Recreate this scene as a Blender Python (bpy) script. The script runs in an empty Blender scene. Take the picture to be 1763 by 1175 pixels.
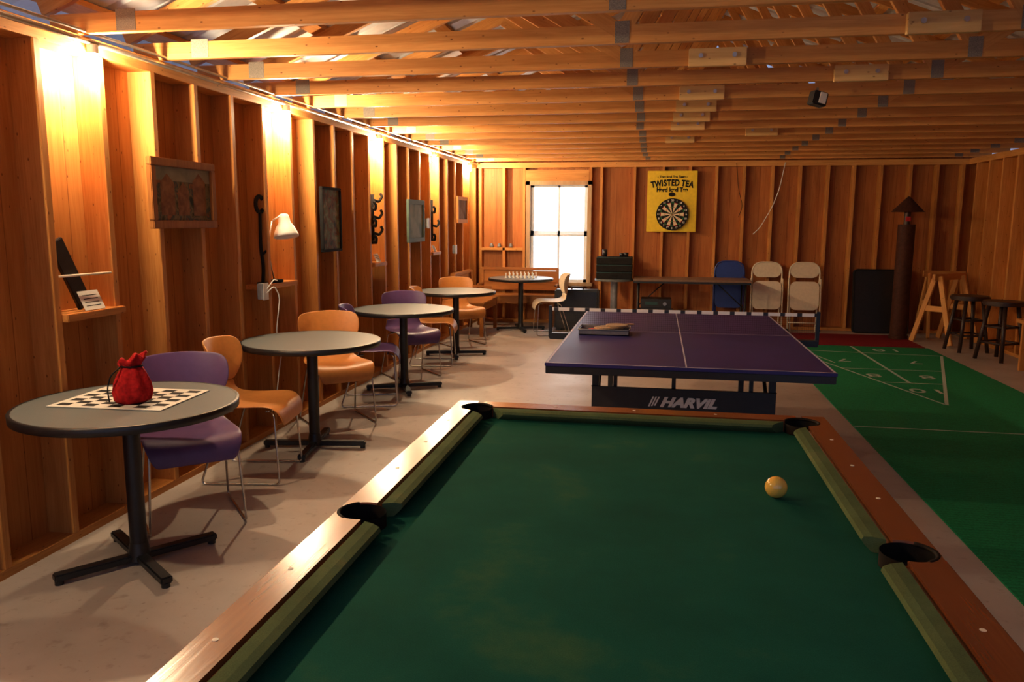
import bpy, bmesh, math, random
from mathutils import Vector, Matrix
random.seed(4)
C=bpy.context.scene.collection
PI=math.pi
# ------------------------------------------------------------------ materials
def nodes(name):
    m=bpy.data.materials.new(name); m.use_nodes=True
    nt=m.node_tree; return m,nt,nt.nodes['Principled BSDF']
def N(nt,t,**k):
    n=nt.nodes.new(t)
    for a,b in k.items(): setattr(n,a,b)
    return n
def ramp(nt,fac,stops):
    r=N(nt,'ShaderNodeValToRGB'); e=r.color_ramp.elements
    e[0].position,e[0].color=stops[0][0],(*stops[0][1],1)
    e[1].position,e[1].color=stops[-1][0],(*stops[-1][1],1)
    for p,c in stops[1:-1]:
        x=e.new(p); x.color=(*c,1)
    nt.links.new(fac,r.inputs[0]); return r.outputs[0]
def coords(nt,scale,rnd=True):
    tc=N(nt,'ShaderNodeTexCoord'); mp=N(nt,'ShaderNodeMapping'); mp.inputs['Scale'].default_value=scale
    if rnd:
        oi=N(nt,'ShaderNodeObjectInfo'); mu=N(nt,'ShaderNodeMath',operation='MULTIPLY'); mu.inputs[1].default_value=37
        nt.links.new(oi.outputs['Random'],mu.inputs[0])
        va=N(nt,'ShaderNodeVectorMath',operation='ADD'); nt.links.new(tc.outputs['Object'],va.inputs[0]); nt.links.new(mu.outputs[0],va.inputs[1])
        nt.links.new(va.outputs[0],mp.inputs[0])
    else: nt.links.new(tc.outputs['Object'],mp.inputs[0])
    return mp.outputs[0]
def mix(nt,a,b,f,mode='MULTIPLY'):
    x=N(nt,'ShaderNodeMix',data_type='RGBA',blend_type=mode)
    if isinstance(f,(int,float)): x.inputs[0].default_value=f
    else: nt.links.new(f,x.inputs[0])
    for i,v in ((6,a),(7,b)):
        if isinstance(v,tuple): x.inputs[i].default_value=(*v,1)
        else: nt.links.new(v,x.inputs[i])
    return x.outputs[2]
def bump(nt,b,h,s=.3,d=.01):
    n=N(nt,'ShaderNodeBump'); n.inputs['Strength'].default_value=s; n.inputs['Distance'].default_value=d
    nt.links.new(h,n.inputs['Height']); nt.links.new(n.outputs[0],b.inputs['Normal'])
def plain(name,c,rough=.5,metal=0,coat=0,var=.12,scale=6,spec=.5,bmp=0):
    m,nt,b=nodes(name)
    v=coords(nt,(scale,)*3)
    n=N(nt,'ShaderNodeTexNoise'); n.inputs['Detail'].default_value=5; nt.links.new(v,n.inputs[0])
    lo=tuple(x*(1-var) for x in c); hi=tuple(min(1,x*(1+var)) for x in c)
    nt.links.new(ramp(nt,n.outputs[0],[(.3,lo),(.7,hi)]),b.inputs['Base Color'])
    b.inputs['Roughness'].default_value=rough; b.inputs['Metallic'].default_value=metal
    b.inputs['Coat Weight'].default_value=coat; b.inputs['Specular IOR Level'].default_value=spec
    if bmp: bump(nt,b,n.outputs[0],bmp,.01)
    return m
def wood(name,axis,c1,c2,rough=.55,coat=0,knots=True,groove=0,fine=1.0,spec=.3):
    m,nt,b=nodes(name)
    s=[14*fine]*3; s[axis]=.7*fine
    v=coords(nt,tuple(s))
    n=N(nt,'ShaderNodeTexNoise'); n.inputs['Detail'].default_value=6; n.inputs['Distortion'].default_value=1.2; nt.links.new(v,n.inputs[0])
    col=ramp(nt,n.outputs[0],[(.28,c1),(.5,tuple((a+d)/2 for a,d in zip(c1,c2))),(.72,c2)])
    s2=[1.6]*3; s2[axis]=.35
    n2=N(nt,'ShaderNodeTexNoise'); nt.links.new(coords(nt,tuple(s2)),n2.inputs[0])
    col=mix(nt,col,ramp(nt,n2.outputs[0],[(.3,(.78,.72,.66)),(.65,(1,1,1))]),.8)
    if knots:
        s3=[5]*3; s3[axis]=2.4
        vo=N(nt,'ShaderNodeTexVoronoi'); nt.links.new(coords(nt,tuple(s3)),vo.inputs[0])
        col=mix(nt,col,ramp(nt,vo.outputs['Distance'],[(.05,(.22,.1,.05)),(.11,(1,1,1))]),.85)
    oi=N(nt,'ShaderNodeObjectInfo')
    col=mix(nt,col,ramp(nt,oi.outputs['Random'],[(0,(.80,.74,.68)),(1,(1.0,1.0,1.0))]),1)
    if groove:
        tc=N(nt,'ShaderNodeTexCoord'); sp=N(nt,'ShaderNodeSeparateXYZ'); nt.links.new(tc.outputs['Object'],sp.inputs[0])
        a=N(nt,'ShaderNodeMath',operation='MULTIPLY'); a.inputs[1].default_value=1/groove[1]; nt.links.new(sp.outputs[groove[0]],a.inputs[0])
        f=N(nt,'ShaderNodeMath',operation='FRACT'); nt.links.new(a.outputs[0],f.inputs[0])
        col=mix(nt,col,ramp(nt,f.outputs[0],[(.015,(.45,.32,.25)),(.035,(1,1,1))]),.8)
    nt.links.new(col,b.inputs['Base Color'])
    b.inputs['Roughness'].default_value=rough; b.inputs['Coat Weight'].default_value=coat; b.inputs['Coat Roughness'].default_value=.15
    b.inputs['Specular IOR Level'].default_value=spec
    bump(nt,b,n.outputs[0],.1,.003)
    return m
W1=(.58,.235,.055); W2=(.75,.36,.10)
wX=wood('lumber_x',0,(.66,.29,.075),(.82,.42,.13)); wY=wood('lumber_y',1,W1,W2); wZ=wood('lumber_z',2,W1,W2)
blkW=wood('block_pine',0,(.82,.52,.2),(.9,.62,.27))
trimP=wood('pale_window_trim',2,(.50,.34,.20),(.62,.45,.28),knots=False)
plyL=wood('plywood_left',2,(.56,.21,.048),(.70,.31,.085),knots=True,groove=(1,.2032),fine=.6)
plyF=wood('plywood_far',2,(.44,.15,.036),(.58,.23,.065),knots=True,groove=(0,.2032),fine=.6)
benchW=wood('honey_oak',0,(.42,.16,.04),(.54,.23,.06),rough=.35,coat=.3,knots=False)
railW=wood('pool_rail_wood',1,(.20,.052,.017),(.255,.072,.022),rough=.24,coat=.8,knots=False,spec=.5)
darkW=plain('dark_stained_wood',(.035,.015,.01),.45,var=.3,scale=9)
frameW=wood('frame_oak',2,(.30,.12,.035),(.42,.18,.055),rough=.5,knots=False,spec=.15)
black=plain('black_paint',(.012,.012,.014),.4,var=.2)
blackM=plain('matte_black',(.014,.013,.013),.8,var=.2,spec=.2)
chrome=plain('chrome_wire',(.55,.53,.5),.22,metal=1,var=.05)
galv=plain('galvanized_plate',(.24,.20,.16),.6,metal=.3,var=.45,scale=70)
grey=plain('grey_laminate',(.12,.138,.142),.42,var=.14,scale=60)
purple=plain('purple_plastic',(.115,.06,.17),.42,var=.06)
orange=plain('orange_plastic',(.60,.25,.065),.42,var=.06)
cream=plain('cream_plastic',(.72,.62,.46),.45,var=.05)
white=plain('white_paint',(.8,.78,.72),.5,var=.04)
paper=plain('white_paper',(.62,.60,.54),.7,var=.04)
red=plain('red_velvet',(.40,.010,.010),.85,var=.35,scale=14,spec=.2)
creamM=plain('cream_enamel',(.74,.64,.48),.4,var=.06)
blueM=plain('blue_enamel',(.02,.05,.25),.35,var=.1)
teal=plain('teal_plastic',(.01,.06,.06),.5)
greyM=plain('grey_metal',(.24,.25,.27),.45,metal=.3)
steel=plain('conduit_steel',(.55,.5,.45),.3,metal=.9)
yellow=plain('yellow_board',(.85,.60,.02),.5,var=.06)
redp=plain('red_paint',(.5,.02,.02),.5); greenp=plain('green_paint',(.01,.2,.05),.5); sisal=plain('sisal',(.72,.6,.4),.8)
markW=plain('marking_white',(.44,.54,.46),.75,var=.25,scale=30,spec=.2)
lineW=plain('table_line_white',(.50,.46,.58),.5,var=.08)
roofM=plain('roof_metal',(.68,.71,.74),.45,metal=.2,var=.12,scale=2)
leather=plain('pocket_leather',(.010,.007,.005),.75,var=.3,spec=.15)
tan=plain('tan_wicker',(.42,.27,.15),.7,var=.4,scale=40)
ivory=plain('ivory_ball',(.88,.50,.09),.12,coat=.6,var=.03)
def cloth(name,c,c2,sc=1.6,hi=.66):
    m,nt,b=nodes(name)
    n=N(nt,'ShaderNodeTexNoise'); n.inputs['Scale'].default_value=sc; n.inputs['Detail'].default_value=8; n.inputs['Roughness'].default_value=.6
    tc=N(nt,'ShaderNodeTexCoord'); nt.links.new(tc.outputs['Object'],n.inputs[0])
    col=ramp(nt,n.outputs[0],[(.3,tuple(x*.82 for x in c)),(hi-.08,tuple(x*1.15 for x in c)),(hi+.06,c2)])
    f=N(nt,'ShaderNodeTexNoise'); f.inputs['Scale'].default_value=400; nt.links.new(tc.outputs['Object'],f.inputs[0])
    col=mix(nt,col,ramp(nt,f.outputs[0],[(.3,(.75,.75,.75)),(.7,(1,1,1))]),1)
    nt.links.new(col,b.inputs['Base Color']); b.inputs['Roughness'].default_value=.95; b.inputs['Specular IOR Level'].default_value=.05
    bump(nt,b,f.outputs[0],.2,.001); return m
felt=cloth('green_felt',(.010,.084,.055),(.04,.12,.058),2.6,.64)
cushM=cloth('faded_cushion_cloth',(.095,.13,.055),(.15,.16,.07),5)
def concrete():
    m,nt,b=nodes('worn_concrete')
    tc=N(nt,'ShaderNodeTexCoord')
    n=N(nt,'ShaderNodeTexNoise'); n.inputs['Scale'].default_value=.9; n.inputs['Detail'].default_value=10; n.inputs['Roughness'].default_value=.6; nt.links.new(tc.outputs['Object'],n.inputs[0])
    n2=N(nt,'ShaderNodeTexNoise'); n2.inputs['Scale'].default_value=14; n2.inputs['Detail'].default_value=6; nt.links.new(tc.outputs['Object'],n2.inputs[0])
    col=ramp(nt,n.outputs[0],[(.28,(.34,.28,.235)),(.5,(.43,.37,.325)),(.75,(.53,.475,.43))])
    col=mix(nt,col,ramp(nt,n2.outputs[0],[(.28,(.62,.54,.48)),(.40,(1,1,1))]),.6)
    n3=N(nt,'ShaderNodeTexNoise'); n3.inputs['Scale'].default_value=45; n3.inputs['Detail'].default_value=4; nt.links.new(tc.outputs['Object'],n3.inputs[0])
    col=mix(nt,col,ramp(nt,n3.outputs[0],[(.27,(.5,.42,.37)),(.35,(1,1,1))]),.55)
    nt.links.new(col,b.inputs['Base Color'])
    nt.links.new(ramp(nt,n.outputs[0],[(.3,(.56,)*3),(.7,(.36,)*3)]),b.inputs['Roughness'])
    bump(nt,b,n2.outputs[0],.25,.006); return m
conc=concrete()
def carpet(name,c):
    m,nt,b=nodes(name)
    tc=N(nt,'ShaderNodeTexCoord')
    n=N(nt,'ShaderNodeTexNoise'); n.inputs['Scale'].default_value=90; n.inputs['Detail'].default_value=3; nt.links.new(tc.outputs['Object'],n.inputs[0])
    w=N(nt,'ShaderNodeTexWave'); w.inputs['Scale'].default_value=9; w.inputs['Distortion'].default_value=1; w.bands_direction='Y'; nt.links.new(tc.outputs['Object'],w.inputs[0])
    col=ramp(nt,n.outputs[0],[(.3,tuple(x*.7 for x in c)),(.7,tuple(x*1.2 for x in c))])
    col=mix(nt,col,ramp(nt,w.outputs[0],[(0,(.8,.8,.8)),(1,(1,1,1))]),1)
    nt.links.new(col,b.inputs['Base Color']); b.inputs['Roughness'].default_value=.85; b.inputs['Specular IOR Level'].default_value=.2
    bump(nt,b,n.outputs[0],.4,.006); return m
carG=carpet('green_carpet',(.012,.25,.095)); carR=carpet('maroon_carpet',(.22,.012,.02))
def pingm():
    m,nt,b=nodes('navy_table_paint')
    b.inputs['Roughness'].default_value=.42; b.inputs['Specular IOR Level'].default_value=.35
    tc=N(nt,'ShaderNodeTexCoord'); n=N(nt,'ShaderNodeTexNoise'); n.inputs['Scale'].default_value=3; nt.links.new(tc.outputs['Object'],n.inputs[0])
    nt.links.new(ramp(nt,n.outputs[0],[(.3,(.020,.017,.12)),(.7,(.027,.022,.155))]),b.inputs['Base Color']); return m
navy=pingm()
def emis(name,c,s):
    m,nt,b=nodes(name); b.inputs['Base Color'].default_value=(*c,1); b.inputs['Emission Color'].default_value=(*c,1); b.inputs['Emission Strength'].default_value=s; return m
bulbM=emis('bulb_glow',(1,.76,.47),2900)
paneM=emis('daylit_pane',(.86,.93,1.0),4.5)
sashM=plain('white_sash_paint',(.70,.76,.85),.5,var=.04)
def netm():
    m,nt,b=nodes('net_mesh'); b.inputs['Base Color'].default_value=(.01,.01,.015,1); b.inputs['Roughness'].default_value=.8
    tc=N(nt,'ShaderNodeTexCoord'); mp=N(nt,'ShaderNodeMapping'); mp.inputs['Scale'].default_value=(70,70,70); nt.links.new(tc.outputs['Object'],mp.inputs[0])
    sp=N(nt,'ShaderNodeSeparateXYZ'); nt.links.new(mp.outputs[0],sp.inputs[0])
    o=[]
    for i in (0,2):
        f=N(nt,'ShaderNodeMath',operation='FRACT'); nt.links.new(sp.outputs[i],f.inputs[0])
        g=N(nt,'ShaderNodeMath',operation='LESS_THAN'); g.inputs[1].default_value=.06; nt.links.new(f.outputs[0],g.inputs[0]); o.append(g)
    x=N(nt,'ShaderNodeMath',operation='MAXIMUM'); nt.links.new(o[0].outputs[0],x.inputs[0]); nt.links.new(o[1].outputs[0],x.inputs[1])
    nt.links.new(x.outputs[0],b.inputs['Alpha']); return m
netM=netm()
def tapem():
    m,nt,b=nodes('net_tape'); tc=N(nt,'ShaderNodeTexCoord'); sp=N(nt,'ShaderNodeSeparateXYZ'); nt.links.new(tc.outputs['Object'],sp.inputs[0])
    a=N(nt,'ShaderNodeMath',operation='MULTIPLY'); a.inputs[1].default_value=9; nt.links.new(sp.outputs[0],a.inputs[0])
    f=N(nt,'ShaderNodeMath',operation='FRACT'); nt.links.new(a.outputs[0],f.inputs[0])
    nt.links.new(ramp(nt,f.outputs[0],[(.27,(.02,.02,.03)),(.3,(.9,.87,.85))]),b.inputs['Base Color']); return m
tapeM=tapem()
def picture(name,cols,sc):
    m,nt,b=nodes(name); tc=N(nt,'ShaderNodeTexCoord'); n=N(nt,'ShaderNodeTexNoise'); n.inputs['Scale'].default_value=sc; n.inputs['Detail'].default_value=7; n.inputs['Distortion'].default_value=.6
    nt.links.new(tc.outputs['Object'],n.inputs[0])
    k=len(cols); nt.links.new(ramp(nt,n.outputs[0],[(.34+.32*i/(k-1),c) for i,c in enumerate(cols)]),b.inputs['Base Color']); b.inputs['Roughness'].default_value=.6; b.inputs['Specular IOR Level'].default_value=.1; return m
# ------------------------------------------------------------------ geometry helpers
def reg(o,parent=None,loc=(0,0,0)):
    C.objects.link(o); o.location=loc
    if parent is not None: o.parent=parent
    return o
def meshobj(name,vs,fs,mat,parent=None,loc=(0,0,0),smooth=False,mats=None,mi=None):
    me=bpy.data.meshes.new(name); me.from_pydata([tuple(v) for v in vs],[],fs); me.update()
    for mm in (mats or [mat]): me.materials.append(mm)
    if mi:
        for p,i in zip(me.polygons,mi): p.material_index=i
    if smooth:
        for p in me.polygons: p.use_smooth=True
    return reg(bpy.data.objects.new(name,me),parent,loc)
def bmobj(name,bm,mat,parent=None,loc=(0,0,0),smooth=False,sharp=None):
    bmesh.ops.recalc_face_normals(bm,faces=bm.faces)
    me=bpy.data.meshes.new(name); bm.to_mesh(me); bm.free(); me.materials.append(mat)
    if smooth:
        for p in me.polygons: p.use_smooth=True
        if sharp: me.set_sharp_from_angle(angle=math.radians(sharp))
    return reg(bpy.data.objects.new(name,me),parent,loc)
def box(name,x0,x1,y0,y1,z0,z1,mat,parent=None,bev=0,absolute=False,rot=None):
    bm=bmesh.new(); bmesh.ops.create_cube(bm,size=1)
    c=Vector(((x0+x1)/2,(y0+y1)/2,(z0+z1)/2))
    for v in bm.verts: v.co=Vector((v.co.x*(x1-x0),v.co.y*(y1-y0),v.co.z*(z1-z0)))
    if bev: bmesh.ops.bevel(bm,geom=bm.edges[:],offset=bev,segments=2,affect='EDGES')
    if absolute:
        for v in bm.verts: v.co+=c
        c=Vector((0,0,0))
    o=bmobj(name,bm,mat,parent,c)
    if rot: o.rotation_euler=rot
    return o
def beam(name,a,b,w,t,mat,parent=None,up=(0,0,1)):
    a=Vector(a);b=Vector(b);d=b-a;L=d.length;x=d.normalized();u=Vector(up)
    y=u.cross(x).normalized(); z=x.cross(y)
    o=box(name,-L/2,L/2,-w/2,w/2,-t/2,t/2,mat,parent,bev=.003)
    o.matrix_local=Matrix((( x.x,y.x,z.x,0),(x.y,y.y,z.y,0),(x.z,y.z,z.z,0),(0,0,0,1)))
    o.location=(a+b)/2; return o
def cyl(name,r,z0,z1,mat,parent=None,loc=(0,0,0),r2=None,seg=32,bev=0,rot=None):
    bm=bmesh.new(); bmesh.ops.create_cone(bm,segments=seg,radius1=r,radius2=r if r2 is None else r2,depth=z1-z0,cap_ends=True)
    for v in bm.verts: v.co.z+=(z0+z1)/2
    if bev:
        e=[e for e in bm.edges if len(e.link_faces)==2 and abs(e.verts[0].co.z-e.verts[1].co.z)<1e-6]
        bmesh.ops.bevel(bm,geom=e,offset=bev,segments=2,affect='EDGES')
    o=bmobj(name,bm,mat,parent,loc,True,40)
    if rot: o.rotation_euler=rot
    return o
def lathe(name,prof,mat,parent=None,loc=(0,0,0),seg=32,rot=None,thick=0):
    vs=[];fs=[]
    for r,z in prof:
        for i in range(seg):
            a=2*PI*i/seg; vs.append((r*math.cos(a),r*math.sin(a),z))
    for j in range(len(prof)-1):
        for i in range(seg):
            k=(i+1)%seg; fs.append((j*seg+i,j*seg+k,(j+1)*seg+k,(j+1)*seg+i))
    o=meshobj(name,vs,fs,mat,parent,loc,True)
    if thick:
        s=o.modifiers.new('s','SOLIDIFY'); s.thickness=thick
    if rot: o.rotation_euler=rot
    return o
def fillet(pts,r,n=5,closed=False):
    pts=[Vector(p) for p in pts]; out=[]; m=len(pts)
    for i,p in enumerate(pts):
        if not closed and i in (0,m-1): out.append(p); continue
        a=pts[i-1];b=pts[(i+1)%m]; da=(a-p);db=(b-p); rr=min(r,da.length*.45,db.length*.45)
        A=p+da.normalized()*rr;B=p+db.normalized()*rr
        for k in range(n+1):
            t=k/n; out.append(A*(1-t)**2+p*2*t*(1-t)+B*t*t)
    return out
def tube(name,pts,r,mat,parent=None,loc=(0,0,0),fr=.04,seg=8,closed=False):
    pts=fillet(pts,fr,5,closed) if fr else [Vector(p) for p in pts]
    m=len(pts); vs=[];fs=[]
    prev=None
    for i,p in enumerate(pts):
        if closed: t=(pts[(i+1)%m]-pts[i-1]).normalized()
        else: t=(pts[min(i+1,m-1)]-pts[max(i-1,0)]).normalized()
        if prev is None:
            u=t.cross(Vector((0,0,1)))
            if u.length<.1: u=t.cross(Vector((1,0,0)))
        else: u=prev-t*prev.dot(t)
        u.normalize(); prev=u; w=t.cross(u)
        for k in range(seg):
            a=2*PI*k/seg; vs.append(p+(u*math.cos(a)+w*math.sin(a))*r)
    for i in range(m if closed else m-1):
        j=(i+1)%m
        for k in range(seg):
            l=(k+1)%seg; fs.append((i*seg+k,i*seg+l,j*seg+l,j*seg+k))
    if not closed:
        fs.append(tuple(range(seg-1,-1,-1))); fs.append(tuple(range((m-1)*seg,m*seg)))
    return meshobj(name,vs,fs,mat,parent,loc,True)
def cut(o,cutters):
    for c in cutters:
        m=o.modifiers.new('b','BOOLEAN'); m.object=c; m.operation='DIFFERENCE'; m.solver='EXACT'
    bpy.context.view_layer.update()
    dg=bpy.context.evaluated_depsgraph_get(); me=bpy.data.meshes.new_from_object(o.evaluated_get(dg))
    o.modifiers.clear(); o.data=me
def text(name,body,size,mat,parent,loc,rot,shear=0,bold=0,ext=.002,align='CENTER',sx=1):
    cu=bpy.data.curves.new(name,'FONT'); cu.body=body; cu.size=size; cu.shear=shear; cu.offset=bold; cu.extrude=ext; cu.align_x=align; cu.align_y='CENTER'
    t=bpy.data.objects.new('tmp',cu); C.objects.link(t); bpy.context.view_layer.update()
    me=bpy.data.meshes.new_from_object(t.evaluated_get(bpy.context.evaluated_depsgraph_get())); bpy.data.objects.remove(t)
    me.name=name; me.materials.clear(); me.materials.append(mat)
    o=reg(bpy.data.objects.new(name,me),parent,loc); o.rotation_euler=rot; o.scale=(sx,1,1); return o
def tag(o,label,cat,group=None):
    o['label']=label; o['category']=cat
    if group: o['group']=group
    return o
def thing(name,label,cat,loc=(0,0,0),rz=0,group=None):
    e=bpy.data.objects.new(name,None); e.empty_display_size=.1; C.objects.link(e); e.location=loc; e.rotation_euler=(0,0,rz)
    return tag(e,label,cat,group)
def struct(o): o['kind']='structure'; return o
def dup(o,loc=None,rz=None,parent=None):
    n=o.copy(); C.objects.link(n)
    if parent is not None: n.parent=parent; n.matrix_parent_inverse=o.matrix_parent_inverse.copy()
    for ch in list(o.children): dup(ch,parent=n)
    if loc is not None: n.location=loc
    if rz is not None: n.rotation_euler=(0,0,rz)
    return n
R=math.radians
# ------------------------------------------------------------------ camera
cam=bpy.data.cameras.new('camera'); cam.sensor_width=36; cam.lens=1355.1/1763*36; cam.clip_start=.05
co=bpy.data.objects.new('camera',cam); C.objects.link(co)
yaw,pit,roll=.1814,.1513,.0044
f=Vector((-math.sin(yaw)*math.cos(pit),math.cos(yaw)*math.cos(pit),-math.sin(pit)))
r0=Vector((math.cos(yaw),math.sin(yaw),0)); u0=r0.cross(f)
r=r0*math.cos(roll)+u0*math.sin(roll); u=-r0*math.sin(roll)+u0*math.cos(roll)
co.matrix_world=Matrix(((r.x,u.x,-f.x,0),(r.y,u.y,-f.y,0),(r.z,u.z,-f.z,1.5293),(0,0,0,1)))
bpy.context.scene.camera=co
# ------------------------------------------------------------------ room
WX=-2.706; RX=4.10; FY=11.80; ZT=2.39; Y0=-1.6; D=.14
struct(box('floor',WX-D-.1,RX+D+.1,Y0,FY+D+.1,-.1,0,conc,absolute=True))
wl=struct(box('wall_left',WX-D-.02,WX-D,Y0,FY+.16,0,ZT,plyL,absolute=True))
box('bottom_plate',WX-D,WX,Y0,FY,0,.038,wY,wl); box('top_plate',WX-D,WX,Y0,FY,ZT-.076,ZT,wY,wl,bev=.003)
y=3.15-.4064*10
while y<FY:
    if y>Y0: box('stud',WX-D,WX,y,y+.038,.038,ZT-.076,wZ,wl,bev=.002)
    y+=.4064
wr=struct(box('wall_right',RX+D,RX+D+.02,Y0,FY+.16,0,ZT,plyL,absolute=True))
box('bottom_plate',RX,RX+D,Y0,FY,0,.038,wY,wr); box('top_plate',RX,RX+D,Y0,FY,ZT-.076,ZT,wY,wr)
y=FY-.3
while y>Y0: box('stud',RX,RX+D,y,y+.038,.038,ZT-.076,wZ,wr,bev=.002); y-=.4064
wx0,wx1,wz0,wz1=-1.90,-1.04,.62,2.06
def farface(name):
    x0,x1=WX-D-.02,RX+D+.02; ya,yb=FY+D,FY+D+.02
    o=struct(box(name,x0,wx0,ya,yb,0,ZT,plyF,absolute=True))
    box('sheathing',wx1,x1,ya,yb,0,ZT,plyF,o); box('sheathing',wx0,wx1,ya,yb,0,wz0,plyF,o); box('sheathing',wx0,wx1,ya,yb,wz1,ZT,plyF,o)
    return o
wf=farface('wall_far')
box('bottom_plate',WX,RX,FY,FY+D,0,.038,wX,wf); box('top_plate',WX,RX,FY,FY+D,ZT-.076,ZT,wX,wf,bev=.003)
for x in (-2.66,-2.30,-1.99,-1.00,-.84,-.36,.05,.43,.80,1.18,1.57,1.94,2.31,2.65,3.0,3.38,3.72,4.04):
    box('stud',x-.019,x+.019,FY,FY+D,.038,ZT-.076,wZ,wf,bev=.002)
box('window_header',-1.97,-1.02,FY-.002,FY+D,wz1+.05,wz1+.22,wX,wf,bev=.003)
box('blocking',-2.64,-2.01,FY,FY+D,1.09,1.13,wX,wf)
meshobj('gable',[(WX-D,FY+D,ZT),(RX+D,FY+D,ZT),(RX+D,FY+D,2.55),(.70,FY+D,3.95),(WX-D,FY+D,2.55)],[(0,1,2,3,4)],plyF,wf)
win=struct(bpy.data.objects.new('window_1',None)); C.objects.link(win); win.location=((wx0+wx1)/2,FY+.09,(wz0+wz1)/2)
hw,hh=(wx1-wx0)/2,(wz1-wz0)/2
for a in ((-hw-.06,-hw+.0,-.1,.05,-hh-.06,hh+.06),(hw,hw+.06,-.1,.05,-hh-.06,hh+.06),(-hw-.06,hw+.06,-.1,.05,hh,hh+.06),(-hw-.09,hw+.09,-.13,.05,-hh-.05,-hh)):
    box('window_casing',*a,trimP,win,bev=.003)
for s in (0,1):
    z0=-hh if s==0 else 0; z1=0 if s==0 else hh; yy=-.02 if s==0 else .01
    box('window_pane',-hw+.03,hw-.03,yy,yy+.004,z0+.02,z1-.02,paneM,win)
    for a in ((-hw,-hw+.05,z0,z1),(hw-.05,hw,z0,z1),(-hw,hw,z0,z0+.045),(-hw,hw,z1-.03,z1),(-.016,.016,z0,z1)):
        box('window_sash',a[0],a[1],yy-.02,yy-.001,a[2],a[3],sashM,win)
# roof
RIDX=.70; SL=.40
def roof(name,x0,x1):
    vs=[];fs=[];y=Y0;prof=[]
    while y<FY+.3:
        prof+=[(y,0),(y+.17,0),(y+.19,.022),(y+.21,.022)]; y+=.23
    for yy,h in prof:
        for x in (x0,x1):
            vs.append((x,yy,ZT+.24+(3.55-abs(x-RIDX))*SL+h))
    for i in range(len(prof)-1): fs.append((2*i,2*i+1,2*i+3,2*i+2))
    return meshobj(name,vs,fs,roofM)
ce=struct(roof('ceiling',WX-D-.3,RIDX)); c2=roof('roof_panel',RIDX,RX+D+.3); c2.parent=ce
for i in range(7):
    for s in (-1,1):
        d=.12+i*.58; x=RIDX+s*d; z=ZT+.21+(3.55-d)*SL
        o=box('purlin',-.045,.045,-(FY+.1-Y0)/2,(FY+.1-Y0)/2,-.019,.019,wY,ce); o.location=(x,(FY+.1+Y0)/2,z); o.rotation_euler=(0,s*math.atan(SL),0)
def top_z(x): return ZT+.145+(3.55-abs(x-RIDX))*SL
def truss():
    t=thing('roof_truss','pine roof truss with long bottom chord and diagonal webs','roof truss',(0,0,0),0,'roof trusses over the room')
    T=.038
    box('bottom_chord',WX-D,RX+D,-T/2,T/2,ZT,ZT+.089,wX,t,bev=.002)
    for s in (-1,1):
        beam('top_chord',(RIDX+s*3.6,0,top_z(RIDX+3.55)-.02),(RIDX,0,top_z(RIDX)),T,.089,wX,t)
    for x,s in ((-.19,-1),(1.62,1)):
        beam('web',(x,0,ZT+.05),(RIDX+s*.04,0,top_z(RIDX)-.04),T,.075,wX,t)
        beam('web',(x,0,ZT+.05),(RIDX+s*2.0,0,top_z(RIDX+2.0)-.03),T,.075,wX,t)
        box('connector_plate',x-.035,x+.035,-T/2-.002,-T/2,ZT+.002,ZT+.105,galv,t)
    for x in (WX+.26,RX-.26): box('connector_plate',x-.05,x+.05,-T/2-.002,-T/2,ZT+.005,ZT+.10,galv,t)
    return t
ty=[3.45+.62*k for k in range(-3,14)]
t0=truss(); t0.location=(0,ty[0],0)
for yv in ty[1:]: dup(t0,(random.uniform(-.02,.02),yv,0))
blk=None
for (yv,x,w) in ((3.45,1.28,.36),(4.07,1.24,.34),(4.69,.29,.30),(5.31,1.18,.28),(5.93,.27,.30),(6.55,.26,.27),(7.17,.25,.27),(7.79,.24,.27),(8.41,.98,.3),(9.03,.2,.3)):
    if blk is None:
        blk=thing('splice_block','short pale pine splice block bolted to a truss chord','wood block',(x,yv-.0385,ZT+.04),0,'splice blocks on the roof trusses')
        box('block',-.155,.155,-.019,.019,-.05,.045,blkW,blk,bev=.003)
        for bx in (-.09,.09): cyl('bolt',.013,-.004,.008,steel,blk,(bx,-.019,.005),rot=(PI/2,0,0),seg=8)
    else: dup(blk,(x,yv-.0385,ZT+.04))
cd=thing('wall_conduit','steel electrical conduit running along the top plate','conduit',(WX+.03,5,ZT-.03))
tube('pipe',[(0,-6,0),(0,6.7,0)],.013,steel,cd,fr=0)
tube('pipe',[(.01,-6,.04),(.01,6.7,.04)],.008,steel,cd,fr=0)
bl=None
for yv in (1.5,3.49,5.50,7.46,9.37,11.2):
    p=(WX+.027,yv,ZT-.06)
    if bl is None:
        bl=thing('ceiling_bulb','bare glowing light bulb in a white socket on the conduit','light bulb',p,0,'bare bulbs along the wall conduit')
        cyl('socket',.026,-.02,.02,white,bl,seg=20)
        lathe('bulb',[(.001,-.10),(.013,-.096),(.021,-.085),(.023,-.07),(.020,-.05),(.013,-.032),(.011,-.02)],bulbM,bl,seg=20)
    else: dup(bl,p)
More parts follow.
